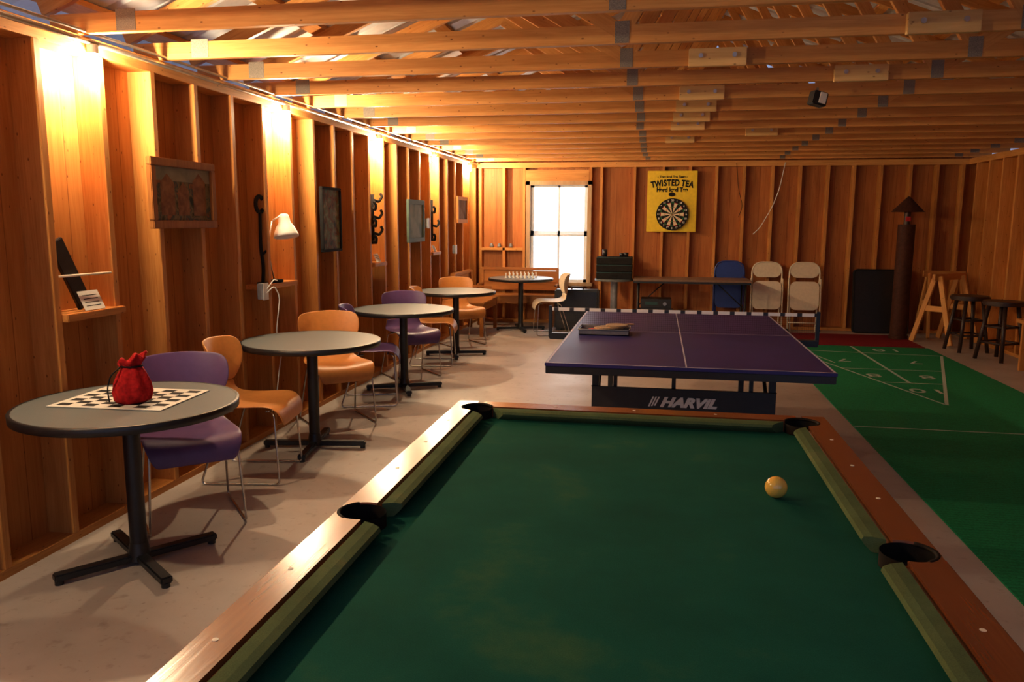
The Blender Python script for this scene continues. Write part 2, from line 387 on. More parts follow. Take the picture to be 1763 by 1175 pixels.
# ------------------------------------------------------------------ carpets
cg=tag(box('shuffleboard_carpet',1.50,3.30,.5,10.30,0,.008,carG,absolute=True),'green shuffleboard court carpet with white painted lines and numbers','carpet')
cr=tag(box('maroon_carpet',1.62,3.28,10.33,11.40,0,.008,carR,absolute=True),'dark maroon carpet piece at the end of the court','carpet')
def strip(a,b,w,name='court_line',z=.0095,mat=markW,parent=cg):
    a=Vector((*a,0));b=Vector((*b,0));d=(b-a).normalized();n=Vector((-d.y,d.x,0))*w/2
    return meshobj(name,[a-n,b-n,b+n,a+n],[(0,1,2,3)],mat,parent,(0,0,z))
ap=(2.44,7.04);bl_=(1.60,9.85);br_=(3.26,9.70)
def side(p,q,Y): t=(Y-p[1])/(q[1]-p[1]); return (p[0]+(q[0]-p[0])*t,Y)
strip(ap,bl_,.022); strip(ap,br_,.030); strip(bl_,br_,.022); strip((2.42,7.97),(2.40,10.28),.030)
strip(side(ap,bl_,7.97),side(ap,br_,7.97),.02); strip(side(ap,bl_,8.68),side(ap,br_,8.68),.02); strip((1.5,6.15),(3.3,6.15),.02)
strip((1.95,9.0),(1.66,10.2),.018)
for s,x,yv in (('1',2.56,7.62),('0',2.38,7.62),('8',2.18,8.32),('8',2.68,8.32),('7',2.08,9.2),('7',2.82,9.2),('1',2.85,10.02),('0',2.66,10.02)):
    text('court_number',s,.25,markW,cg,(x,yv,.0095),(0,0,PI),bold=.001,ext=.0003,sx=1.2)
# ------------------------------------------------------------------ pool table
px,py=-.07,1.80; HW,HL=.717,1.262
pt=thing('pool_table','pool table with green felt, wooden rails and faded cushions','pool table',(px,py,0))
IW,IL=HW-.105,HL-.105
cuts=[]
pk=[(sx*(IW-.002),sy*(IL-.002)) for sx in (-1,1) for sy in (-1,1)]+[(-IW-.03,0),(IW+.03,0)]
for x,yv in pk: cuts.append(cyl('cutter',.06,.5,1.0,black,pt,(x,yv,0),seg=40))
bed=box('felt_bed',-IW-.04,IW+.04,-IL-.04,IL+.04,.72,.765,felt,pt,absolute=True); cut(bed,cuts)
def rrect(hx,hy,rad,n=8):
    o=[]
    for cx,cy,a0 in ((hx-rad,hy-rad,0),(-hx+rad,hy-rad,90),(-hx+rad,-hy+rad,180),(hx-rad,-hy+rad,270)):
        for k in range(n+1):
            a=math.radians(a0+90*k/n); o.append((cx+rad*math.cos(a),cy+rad*math.sin(a)))
    return o
rails=[]
for sx in (-1,1):
    a,b=sorted((sx*HW,sx*IW))
    rails.append(box('side_rail',a,b,.0,HL,.72,.805,railW,pt,bev=.012)); rails.append(box('side_rail',a,b,-HL,0,.72,.805,railW,pt,bev=.012))
for sy in (-1,1):
    a,b=sorted((sy*HL,sy*IL)); rails.append(box('end_rail',-IW,IW,a,b,.72,.805,railW,pt,bev=.012))
for rr in rails: cut(rr,cuts)
for c_ in cuts: bpy.data.objects.remove(c_)
CW=.049
def cushion(p0,p1,inw,m0,m1):
    p0=Vector((*p0,0));p1=Vector((*p1,0));n=Vector((*inw,0));d=(p1-p0).normalized()
    prof=[(0,.803),(CW*.55,.803),(CW*.9,.799),(CW,.790),(CW*.85,.78),(CW*.55,.766),(0,.766)]
    vs=[];k=len(prof)
    for p,m,s in ((p0,m0,1),(p1,m1,-1)):
        for a,z in prof: vs.append(p+n*a+d*s*m*a/CW+Vector((0,0,z)))
    fs=[(i,(i+1)%k,k+(i+1)%k,k+i) for i in range(k)]+[tuple(range(k-1,-1,-1)),tuple(range(k,2*k))]
    return meshobj('cushion',vs,fs,cushM,pt)
for sx in (-1,1):
    for sy in (-1,1):
        cushion((sx*IW,sy*.062),(sx*IW,sy*(IL-.066)),(-sx,0),.022,.048)
for sy in (-1,1): cushion((-(IW-.066),sy*IL),(IW-.066,sy*IL),(0,-sy),.048,.048)
for x,yv in pk:
    lathe('pocket_cup',[(.0595,.7995),(.059,.74),(.055,.66),(.03,.62),(.001,.615)],leather,pt,(x,yv,0),seg=40)
    base=math.atan2(yv,x) if abs(yv)>.1 else (0 if x>0 else PI)
    am=100 if abs(yv)>.1 else 62
    n_=16; pts=[(x+.0595*math.cos(base+a),yv+.0595*math.sin(base+a),.8015) for a in [math.radians(-am+2*am*d/n_) for d in range(n_+1)]]
    tube('pocket_rim',pts,.0055,leather,pt,fr=0)
for sx in (-1,1):
    for sy in (-1,1):
        for k in (.3,.55,.8):
            cyl('sight',.006,.8045,.8058,cream,pt,(sx*(HW-.05),sy*k*IL,0),seg=16)
for k in (-.5,0,.5):
    for sy in (-1,1): cyl('sight',.006,.8045,.8058,cream,pt,(k*IW,sy*(HL-.05),0),seg=16)
for sx in (-1,1):
    a,b=sorted((sx*(HW-.03),sx*(HW-.06))); box('apron',a,b,-HL+.03,HL-.03,.52,.722,railW,pt,bev=.005)
for sy in (-1,1):
    a,b=sorted((sy*(HL-.03),sy*(HL-.06))); box('apron',-HW+.06,HW-.06,a,b,.52,.722,railW,pt,bev=.005)
for sx in (-1,1):
    for sy in (-1,1): cyl('leg',.05,0,.53,railW,pt,(sx*(HW-.17),sy*(HL-.25),0),r2=.085,seg=24,bev=.006)
ball=thing('cue_ball','cream yellow billiard ball resting on the green felt','billiard ball',(.347,2.215,.7655))
bm=bmesh.new(); bmesh.ops.create_uvsphere(bm,u_segments=40,v_segments=24,radius=.0305); bmobj('ball',bm,ivory,ball,(0,0,.0305),True)
# ------------------------------------------------------------------ ping pong table
pp=thing('ping_pong_table','dark navy folding ping pong table with white lines and net','ping pong table',(.171,5.59,0))
hw=.7625;hl=1.37
for s in (-1,1):
    a,b=sorted((s*.004,s*hl)); box('table_top',-hw,hw,a,b,.742,.76,navy,pp,bev=.002)
    box('apron',-hw+.004,hw-.004,a+.004,b-.004,.70,.742,black,pp,bev=.003)
Lz=.7607
for a,b,w in (((-hw+.01,-hl),(-hw+.01,hl),.012),((hw-.01,-hl),(hw-.01,hl),.012),((-hw,-hl+.01),(hw,-hl+.01),.012),((-hw,hl-.01),(hw,hl-.01),.012),((0,-hl),(0,hl),.008),((-hw,-.01),(hw,-.01),.008)):
    strip(a,b,w,'boundary_line',Lz,lineW,pp)
net=meshobj('net',[(-.915,0,.765),(.915,0,.765),(.915,0,.9),(-.915,0,.9)],[(0,1,2,3)],netM,pp)
box('net_tape',-.915,.915,-.006,.006,.895,.917,tapeM,pp)
for s in (-1,1):
    p=box('net_post',s*.915-.012,s*.915+.012,-.012,.012,.70,.93,black,pp,bev=.004)
    box('net_clamp',s*.84-.08,s*.84+.08,-.03,.03,.69,.735,black,pp,bev=.005)
    tube('clamp_screw',[(s*.80,0,.63),(s*.80,0,.70)],.007,chrome,pp,fr=0); cyl('clamp_knob',.02,.615,.635,black,pp,(s*.80,0,0),seg=16)
for s in (-1,1):
    yb=s*.83
    for x in (-.52,.52):
        box('leg',x-.02,x+.02,yb-.02,yb+.02,.05,.70,black,pp,bev=.004)
        cyl('caster_wheel',.04,-.012,.012,black,pp,(x,yb,.042),rot=(0,PI/2,0),seg=20)
    box('end_panel',-.54,.54,yb+s*.022,yb+s*.034,.33,.535,black,pp,bev=.003)
    box('cross_bar',-.52,.52,yb-.012,yb+.012,.60,.63,black,pp,bev=.003)
    for x in (-.40,-.05,.40): box('strut',x-.012,x+.012,yb-.01,yb+.01,.52,.70,black,pp)
    for x in (-.52,.52): tube('brace',[(x,yb,.30),(x,s*.25,.68)],.012,black,pp,fr=0)
text('brand_lettering','HARVIL',.078,white,pp,(.035,-.865-.002,.452),(PI/2,0,0),shear=.35,bold=.0045,sx=1.25)
for k in range(3):
    x=-.183+k*.017
    meshobj('brand_slash',[(x-.016,-.868,.424+k*.003),(x-.006,-.868,.424+k*.003),(x+.020,-.868,.486),(x+.010,-.868,.486)],[(0,1,2,3)],white,pp)
bk=thing('storage_bin','shallow clear plastic bin holding paddles on the ping pong table','bin',(-.345,5.45,.762))
wire=plain('clear_plastic',(.16,.15,.17),.2,var=.1)
for a in ((-.17,.17,-.11,-.107,0,.035),(-.17,.17,.107,.11,0,.035),(-.17,-.167,-.11,.11,0,.035),(.167,.17,-.11,.11,0,.035),(-.17,.17,-.11,.11,0,.004)): box('bin_wall',*a,wire,bk)
tube('bin_rim',[(-.175,-.115,.037),(.175,-.115,.037),(.175,.115,.037),(-.175,.115,.037)],.004,greyM,bk,closed=True,fr=.03)
for i in range(5):
    pd=thing('table_tennis_paddle','wooden table tennis paddle with worn rubber lying in the bin','paddle',(-.43+.042*i,5.45+.012*(-1)**i,.768+.0115*i),(PI/2+.25*(i-2)),'paddles in the plastic bin')
    cyl('blade',.075,0,.008,redp if i==1 else tan,pd,seg=28); box('handle',-.013,.013,-.13,-.06,0,.010,tan,pd,bev=.003)
# ------------------------------------------------------------------ cafe tables
TZ=.74
def cafe(r,loc,rz,lab):
    t=thing('cafe_table',lab,'table',loc,rz,'round cafe tables along the wall')
    Z=TZ
    cyl('table_top',r-.004,Z-.03,Z,grey,t,seg=72)
    lathe('edge_band',[(r-.006,Z-.036),(r,Z-.034),(r+.001,Z-.002),(r-.004,Z+.001),(r-.014,Z+.0008)],black,t,seg=72)
    cyl('column',.036,.05,Z-.04,black,t,seg=28); cyl('column_flange',.10,Z-.05,Z-.032,black,t,seg=28)
    cyl('hub',.05,.02,.10,black,t,r2=.038,seg=24)
    for k in range(4):
        a=k*PI/2; o=box('foot',.02,.345,-.025,.025,.018,.050,black,t,bev=.006)
        o.rotation_euler=(0,0,a); o.location=(.1825*math.cos(a),.1825*math.sin(a),.034)
        cyl('leveling_glide',.018,0,.02,black,t,(.325*math.cos(a),.325*math.sin(a),0),seg=16)
    return t
TL='round grey cafe table with black edge and cross base'
cafe(.455,(-2.25,3.00,0),R(53),'round grey cafe table with cross base holding a checkerboard')
t2=cafe(.455,(-2.25,4.86,0),R(10),TL)
dup(t2,(-2.25,6.80,0),R(25))
dup(t2,(-2.25,8.70,0),R(15))
t5=dup(t2,(-1.88,10.92,0),R(20)); t5['label']='round grey cafe table with cross base holding chess pieces'
# ------------------------------------------------------------------ chairs
def chair(mat,cname,loc,rz):
    t=thing('stacking_chair',cname+' molded plastic chair on chrome wire sled legs','chair',loc,rz,'molded chairs at the cafe tables')
    prof=[(-.25,.345,.185),(-.247,.385,.205),(-.232,.428,.222),(-.19,.452,.232),(-.10,.452,.235),(0,.445,.232),(.09,.447,.225),(.15,.462,.205),(.185,.50,.182),(.20,.555,.178),(.207,.61,.195),(.213,.66,.228),(.222,.72,.245),(.235,.78,.245),(.245,.815,.232),(.25,.833,.20)]
    nu=12
    def grid(name,rows):
        vs=[];fs=[]
        for j,(y_,z_,w) in enumerate(rows):
            isb=max(0,min(1,(z_-.46)/.15))
            for i in range(nu+1):
                uu=-1+2*i/nu
                vs.append((uu*w,y_-isb*.10*abs(uu)**2.2*(w/.25)**2,z_+(1-isb)*.018*uu*uu*(1 if z_>.43 else 0)-isb*.012*uu**2))
        for j in range(len(rows)-1):
            for i in range(nu): a=j*(nu+1)+i; fs.append((a,a+1,a+nu+2,a+nu+1))
        o=meshobj(name,vs,fs,mat,t,smooth=True)
        s=o.modifiers.new('t','SOLIDIFY'); s.thickness=.009; s.offset=0
        s=o.modifiers.new('s','SUBSURF'); s.levels=1; s.render_levels=2
        return o
    grid('seat',prof[:10]); grid('backrest',prof[9:])
    for sx in (-1,1):
        x=sx*.205
        tube('leg_frame',[(x*.85,-.17,.436),(x,-.20,.42),(x*1.1,-.225,.008),(x*1.1,.235,.008),(x*.95,.10,.425),(x*.8,.05,.43)],.0065,chrome,t,fr=.03,seg=8)
    for yy in (-.15,.08): tube('cross_bar',[(-.18,yy,.432),(.18,yy,.432)],.006,chrome,t,fr=0)
    return t
c1=chair(purple,'purple',(-2.345,3.56,0),R(41))
c4=dup(c1,(-2.37,6.26,0),R(108)); c5=dup(c1,(-2.385,7.42,0),R(42))
o1=chair(orange,'orange',(-2.375,4.27,0),R(99))
dup(o1,(-2.385,5.57,0),R(42)); dup(o1,(-2.36,8.14,0),R(100)); dup(o1,(-2.38,9.47,0),R(42))
chair(cream,'cream',(-1.40,10.62,0),R(-75))
# ------------------------------------------------------------------ things on table 1
TY=.742
cb=thing('checkerboard_mat','roll-up vinyl checkerboard with black and white squares','checkerboard',(-2.28,3.06,TY),R(3))
box('mat',-.26,.26,-.20,.20,0,.003,paper,cb)
vs=[];fs=[];mi=[]
for j in range(9):
    for i in range(9): vs.append((-.236+.059*i,-.176+.044*j,.0034))
for j in range(8):
    for i in range(8): a=j*9+i; fs.append((a,a+1,a+10,a+9)); mi.append((i+j)%2)
meshobj('squares',vs,fs,None,cb,mats=[blackM,paper],mi=mi)
bg=thing('drawstring_bag','red velvet drawstring bag standing on the checkerboard','bag',(-2.22,2.98,TY+.004),R(20))
def bagmesh():
    prof=[(.001,0),(.055,.0),(.075,.015),(.08,.05),(.072,.09),(.058,.125),(.042,.152),(.036,.16),(.044,.172),(.058,.19),(.05,.198),(.02,.18),(.001,.17)]
    vs=[];fs=[];seg=48
    for j,(r_,z_) in enumerate(prof):
        for i in range(seg):
            a=2*PI*i/seg; w=1+.09*math.sin(7*a+j*.5)*min(1,z_/.08)+.06*math.sin(3*a+1)+.03*math.sin(13*a+j)
            vs.append((r_*w*math.cos(a)+.012*(z_/.2),r_*w*math.sin(a)*.85,z_+(.012*math.sin(5*a)+.015*math.cos(a))*(z_>.165)))
    for j in range(len(prof)-1):
        for i in range(seg): k=(i+1)%seg; fs.append((j*seg+i,j*seg+k,(j+1)*seg+k,(j+1)*seg+i))
    return meshobj('pouch',vs,fs,red,bg,smooth=True)
bagmesh()
tube('drawstring',[(.01+.042*math.cos(a),.037*math.sin(a),.16) for a in [k*PI/6 for k in range(12)]],.004,blackM,bg,fr=0,closed=True)
tube('drawstring',[(-.03,-.02,.16),(-.06,-.06,.13),(-.08,-.05,.07),(-.065,-.08,.02)],.003,blackM,bg,fr=.02)
cp=None
for i in range(16):
    a=(i%8)*.055-.19; b=(i//8)*.25-.12; p=(-1.88+a,10.92+b,TY)
    if cp is None: cp=tag(lathe('chess_piece',[(.001,0),(.016,0),(.016,.008),(.008,.018),(.006,.04),(.011,.046),(.007,.052),(.01,.062),(.007,.072),(.001,.075)],white,None,p,seg=14),'white chess piece standing on the round table','chess piece','chess pieces on the table')
    else: dup(cp,p)
# ------------------------------------------------------------------ wall pictures
def wall_pic(y0,y1,z0,z1,fm,pm,label,bw=.045,mat_w=0):
    yc,zc=(y0+y1)/2,(z0+z1)/2; t=thing('framed_picture',label,'picture',(WX+.002,yc,zc),0)
    a,b=(y1-y0)/2,(z1-z0)/2; dp=.03
    box('frame',0,dp,-a,a,b-bw,b,fm,t,bev=.004); box('frame',0,dp,-a,a,-b,-b+bw,fm,t,bev=.004)
    box('frame',0,dp,-a,-a+bw,-b+bw,b-bw,fm,t,bev=.004); box('frame',0,dp,a-bw,a,-b+bw,b-bw,fm,t,bev=.004)
    if mat_w: box('picture_mount',.006,.012,-a+bw,a-bw,-b+bw,b-bw,paper,t)
    box('picture',.008,.014,-a+bw+mat_w,a-bw-mat_w,-b+bw+mat_w,b-bw-mat_w,pm,t); return t
p1=wall_pic(3.87,4.50,1.48,1.865,frameW,picture('village_painting',[(.03,.035,.02),(.10,.08,.035),(.20,.15,.07),(.06,.08,.06),(.28,.11,.04)],14),'dark village street painting in an oak frame on the studs')
pm2=picture('painting_house',[(.16,.07,.035),(.28,.14,.06)],20); pm3=picture('painting_sky',[(.20,.19,.12),(.30,.27,.17)],8)
box('painted_sky',.0142,.0148,-.268,.268,.07,.146,pm3,p1)
for (a,b,h) in ((-.22,-.09,.06),(-.06,.05,.02),(.09,.22,.075)):
    meshobj('painted_house',[(.0152,a,-.12),(.0152,b,-.12),(.0152,b,h),(.0152,(a+b)/2,h+.05),(.0152,a,h)],[(0,1,2,3,4)],pm2,p1)
p2=wall_pic(6.07,6.46,1.27,1.80,blackM,picture('floral_print',[(.04,.06,.04),(.20,.10,.05),(.14,.20,.11),(.34,.28,.17)],14),'tall dark print in a thin black frame',bw=.02,mat_w=.0)
gfr=plain('grey_green_frame',(.13,.18,.14),.6,spec=.15)
p3=wall_pic(8.33,8.93,1.29,1.76,gfr,picture('landscape_print',[(.14,.19,.13),(.25,.29,.19),(.32,.33,.22)],6),'pale landscape print in a grey-green frame',bw=.05)
p4=wall_pic(10.50,11.05,1.5,1.86,wZ,picture('sepia_print',[(.10,.05,.025),(.18,.1,.05),(.22,.15,.1)],7),'small warm print in a light wood frame',bw=.05)
def shelf(y0,y1,z,label):
    return tag(box('wall_shelf',WX-D+.002,WX+.03,y0,y1,z-.035,z,wY,None,bev=.003),label,'shelf')
shelf(3.19,3.60,1.09,'short pine shelf fixed between wall studs'); shelf(5.10,5.58,1.08,'short pine shelf holding a white desk lamp')
shelf(7.26,7.60,1.12,'short pine shelf between studs with a small card'); shelf(9.28,9.64,1.15,'short pine shelf between studs with a small card')
bb=thing('leaning_plaque','black narrow plaque leaning in the stud bay on a shelf','plaque',(WX-.075,3.33,1.092)); o=box('plaque',-.01,.01,-.045,.045,0,.36,black,bb,bev=.003); o.rotation_euler=(R(28),0,0); o.location=(0,.02,.175)
rd=tag(tube('wooden_rod',[(0,0,0),(.02,.36,.0)],.006,cream,None,(WX-.02,3.18,1.265),fr=0),'thin pale wooden rod across the stud bay','rod')
def card(y,z,n='information card',s=1):
    t=thing('information_card','small white card with printed lines on the shelf','card',(WX-.01,y,z),0,'cards on the wall shelves')
    o=box('card',-.001,.001,-.07*s,.07*s,0,.10*s,paper,t); o.rotation_euler=(0,R(-25),0); o.location=(0,0,.047*s)
    for k in range(4):
        q=box('printed_line',.0012,.0016,-.05*s,.05*s,(-.03+.018*k)*s,(-.026+.018*k)*s,blackM,t); q.parent=o
    return t
card(3.40,1.092); card(7.42,1.122,s=.9); card(9.45,1.152,s=.8)
def tool(y,z,h,label,n):
    t=thing('iron_tool',label,'tool',(WX-.04,y,z))
    tube('shaft',[(0,0,0),(0,.0,h)],.018,blackM,t,fr=0)
    for k in range(n):
        zz=.03+h*k/max(n,1); s=1 if k%2 else -1
        tube('hook',[(0,0,zz),(.05,s*.05,zz-.02),(.07,s*.09,zz+.03),(.05,s*.10,zz+.06)],.014,blackM,t,fr=.02)
    return t
tool(7.40,1.30,.48,'rusty black iron rack with curved hooks hanging in the stud bay',6)
tool(9.46,1.28,.50,'black forked iron tool hanging in the stud bay',3)
w=thing('iron_ornament','black wrought iron stand with ring top on the shelf','ornament',(WX-.03,5.15,1.082))
cyl('foot',.04,0,.012,blackM,w,seg=20)
tube('stem',[(0,0,.01),(0,.02,.12),(0,-.01,.25),(0,0,.50)],.012,blackM,w,fr=.05)
tube('ring',[(0,.055*math.sin(a),.555+.055*math.cos(a)) for a in [R(d) for d in range(-160,161,20)]],.014,blackM,w,fr=0)
tube('scroll',[(0,0,.2),(.02,.05,.24),(.02,.07,.30),(.0,.04,.33)],.009,blackM,w,fr=.03)
dl=thing('desk_lamp','white metal desk lamp with bell shade on a shelf','lamp',(WX-.03,5.32,1.082))
cyl('lamp_base',.065,0,.02,blackM,dl,seg=32,bev=.005)
tube('lamp_arm',[(0,0,.02),(-.02,-.05,.24),(.0,.0,.44)],.006,steel,dl,fr=.03)
tube('lamp_arm',[(.0,.0,.44),(.06,.04,.485)],.006,white,dl,fr=0)
lathe('lamp_shade',[(.02,.09),(.03,.085),(.036,.06),(.04,.03),(.065,-.01),(.085,-.06),(.088,-.075)],white,dl,(.075,.05,.40),rot=(R(-8),R(-10),0),thick=.003)
for (y,z) in ((5.02,1.04),(9.0,1.5),(10.3,1.15)):
    t=thing('outlet_box','grey electrical outlet box mounted on a stud','outlet',(WX+.001,y+.02,z),0,'outlet boxes on the wall')
    box('box_body',0,.045,-.035,.035,-.055,.055,greyM,t,bev=.004); box('outlet_plate',.045,.049,-.038,.038,-.06,.06,white,t,bev=.002)
cdp=tag(tube('power_cord',[(WX+.054,5.04,1.03),(WX+.10,5.06,1.08),(WX+.10,5.14,1.0),(WX+.03,5.20,.72),(WX+.05,5.24,.60),(WX+.03,5.22,.45),(WX+.05,5.10,.18),(WX+.04,4.98,.20)],.004,white,None,fr=.05),'white power cord dangling from the outlet','cord')
tag(tube('power_cord',[(WX+.054,5.05,1.06),(WX+.08,5.1,1.12),(WX+.03,5.25,1.10)],.004,white,None,fr=.03),'white lamp cord plugged into the outlet','cord')
# ------------------------------------------------------------------ far wall things
db=thing('dartboard_backing','yellow advertising board with black lettering holding a dartboard','sign',(.178,FY-.013,1.82))
box('board',-.352,.352,-.012,.012,-.435,.435,yellow,db,bev=.004)
rx=(PI/2,0,0); ys=-.014
text('lettering','- True Iced Tea Taste -',.045,blackM,db,(0,ys,.35),rx,bold=.0015)
adv={'T':.60,'W':.92,'I':.32,'S':.56,'E':.56,'D':.70,' ':.30,'A':.68}
msg='TWISTED TEA'; tot=sum(adv[c] for c in msg); sc_=.60/tot; xx=-.30
for c in msg:
    wdt=adv[c]*sc_; xc=xx+wdt/2; xx+=wdt
    if c==' ': continue
    hz=.262-.35*xc*xc; text('letter',c,.122,blackM,db,(xc,ys,hz),(PI/2,.7*xc,0),bold=.0055,sx=.74)
text('lettering','Hard Iced Tea',.085,blackM,db,(0,ys,.165),rx,bold=.004,sx=.9)
cyl('emblem',.03,-.001,.002,blackM,db,(0,ys,.10),rot=(PI/2,0,0)).scale=(1.6,1,1)
bd=thing('dartboard','round dartboard with black, cream, red and green segments','dartboard',(.19,FY-.05,1.635))
cyl('board_body',.228,-.02,.02,blackM,bd,rot=(PI/2,0,0),seg=60)
rings=[0,.007,.016,.099,.107,.162,.17]
vs=[];fs=[];mi=[]
for j,rr in enumerate(rings):
    for i in range(20):
        a=2*PI*(i+.5)/20; vs.append((max(rr,.0005)*math.sin(a),-.0225,max(rr,.0005)*math.cos(a)))
for j in range(6):
    for i in range(20):
        k=(i+1)%20; fs.append((j*20+i,j*20+k,(j+1)*20+k,(j+1)*20+i))
        e=i%2
        mi.append({0:2,1:3,2:e,3:2+e,4:e,5:2+e}[j])
meshobj('scoring_face',vs,fs,None,bd,mats=[sisal,blackM,redp,greenp],mi=mi)
nums=[20,1,18,4,13,6,10,15,2,17,3,19,7,16,8,11,14,9,12,5]
for i,n in enumerate(nums):
    a=2*PI*i/20; text('number',str(n),.038,white,bd,(.198*math.sin(a),-.022,.198*math.cos(a)),rx,bold=.001,ext=.001)
for x in (-2.5,-2.38,-2.2): tag(lathe('small_jar',[(.001,0),(.03,0),(.033,.03),(.02,.05),(.022,.06),(.001,.062)],greyM,None,(x,FY+.06,1.131),seg=16),'small dark jar on the blocking ledge','jar','small jars by the window')
tag(tube('extension_cord',[(1.72,FY-.03,2.36),(1.66,FY-.04,2.0),(1.58,FY-.03,1.75),(1.42,FY-.03,1.45),(1.33,FY-.03,1.36)],.006,white,None,fr=.1),'white extension cord hanging down the wall','cord')
tag(tube('dark_cable',[(1.06,FY-.03,2.36),(1.10,FY-.04,2.0),(1.17,FY-.03,1.75),(1.12,FY-.03,1.6)],.004,blackM,None,fr=.1),'thin dark cable hanging from the chord','cable')
def bench(name,L_,loc,rz,lab,h=.84):
    t=thing(name,lab,'bench',loc,rz,'corner benches')
    box('seat',-L_/2,L_/2,-.38,.02,.425,.455,benchW,t,bev=.008)
    box('backrest',-L_/2,L_/2,.035,.055,.50,h-.05,benchW,t,bev=.004); box('top_rail',-L_/2-.01,L_/2+.01,.01,.08,h-.045,h,benchW,t,bev=.01)
    box('mid_rail',-L_/2,L_/2,.02,.07,.62,.645,benchW,t,bev=.004)
    box('seat_front',-L_/2,L_/2,-.365,-.345,.34,.425,benchW,t,bev=.003)
    for s in (-1,1):
        box('front_leg',s*(L_/2-.03)-.025,s*(L_/2-.03)+.025,-.37,-.32,0,.43,benchW,t,bev=.006)
        box('end_post',s*L_/2-.02,s*L_/2+.02,0,.07,0,h,benchW,t,bev=.008)
        box('armrest',s*L_/2-.018,s*L_/2+.018,-.30,.02,.58,.61,benchW,t,bev=.008)
    return t
bench('corner_bench',1.15,(-2.03,11.68,0),0,'honey oak corner bench with panelled back by the window')
bench('corner_bench',.95,(-2.62,10.60,0),PI/2,'honey oak corner bench against the stud wall')
sp=thing('black_speaker','black speaker cabinet standing on the floor under the window','speaker',(-1.10,11.12,0))
box('cabinet',-.31,.31,-.12,.12,.02,.58,black,sp,bev=.02); box('speaker_grille',-.28,.28,-.13,-.118,.14,.55,plain('blue_black_gloss',(.01,.015,.03),.2),sp,bev=.004); tube('handle',[(-.08,0,.575),(-.08,0,.61),(.08,0,.61),(.08,0,.575)],.01,black,sp,fr=.02)
for x in (-.25,.25): box('speaker_foot',x-.03,x+.03,-.1,.1,0,.022,black,sp)
EX=-.60
st=thing('pedestal_table','small grey-topped pedestal table with grey steel column','table',(EX,11.40,0))
cyl('table_top',.28,.69,.72,grey,st,seg=48,bev=.004); cyl('column',.05,.02,.69,greyM,st,seg=24); cyl('base',.22,0,.02,greyM,st,seg=40)
eq=thing('equipment_stack','stacked black storage drawers with teal edges','drawer unit',(EX,11.40,.7215))
for k in range(3):
    box('drawer',-.25,.25,-.17,.17,.0+k*.105,.10+k*.105,blackM,eq,bev=.006); box('drawer_lip',-.25,.25,-.175,-.168,.088+k*.105,.095+k*.105,teal,eq)
    box('drawer_pull',-.05,.05,-.182,-.17,.045+k*.105,.055+k*.105,blackM,eq,bev=.003)
for x,h in ((-.14,.10),(.10,.05),(.16,.06)): tag(lathe('black_cup',[(.001,0),(.03,0),(.036,h),(.033,h),(.028,.006)],black,None,(EX+x,11.38,1.0335),seg=18),'small black cup on top of the drawers','cup','cups on the drawer unit')
ft=thing('folding_table','long folding table with wood top and black steel legs','table',(.47,11.30,0))
box('table_top',-.79,.79,-.30,.30,.715,.745,plain('tabletop_tan',(.22,.13,.08),.5),ft,bev=.006); box('top_edge',-.785,.785,-.295,.295,.69,.716,black,ft)
for s in (-1,1):
    tube('leg_frame',[(s*.72,-.25,.69),(s*.72,-.25,.013),(s*.72,.25,.013),(s*.72,.25,.69)],.013,black,ft,fr=.04)
    tube('brace',[(s*.72,0,.35),(s*.35,0,.69)],.008,black,ft,fr=0); tube('crossbar',[(s*.72,-.25,.35),(s*.72,.25,.35)],.01,black,ft,fr=0)
pr=thing('black_printer','black boxy electronic device on the floor under the table','electronics',(-.0,11.2,0))
box('case',-.24,.24,-.2,.2,.0,.34,black,pr,bev=.03); box('control_panel',-.2,.2,-.21,-.195,.22,.31,greyM,pr,bev=.005); box('tray',-.17,.17,-.27,-.19,.07,.09,blackM,pr,bev=.004); cyl('knob',.03,-.01,.01,chrome,pr,(.1,-.212,.14),rot=(PI/2,0,0))
pr2=thing('stereo_receiver','black stereo receiver stacked on the boxy device','electronics',(.0,11.2,.341)); box('case',-.21,.21,-.17,.17,.0,.13,black,pr2,bev=.008); cyl('dial',.025,-.01,.01,chrome,pr2,(.12,-.178,.065),rot=(PI/2,0,0)); box('display',-.15,.02,-.175,-.168,.05,.09,teal,pr2)
bx=thing('cardboard_box','small patterned cardboard box on the floor under the table','box',(.47,11.2,0)); box('box_body',-.16,.16,-.14,.14,0,.30,picture('box_print',[(.05,.05,.06),(.4,.3,.2),(.2,.05,.03)],12),bx,bev=.004); box('box_flap',-.16,.16,-.14,0,.30,.305,tan,bx)
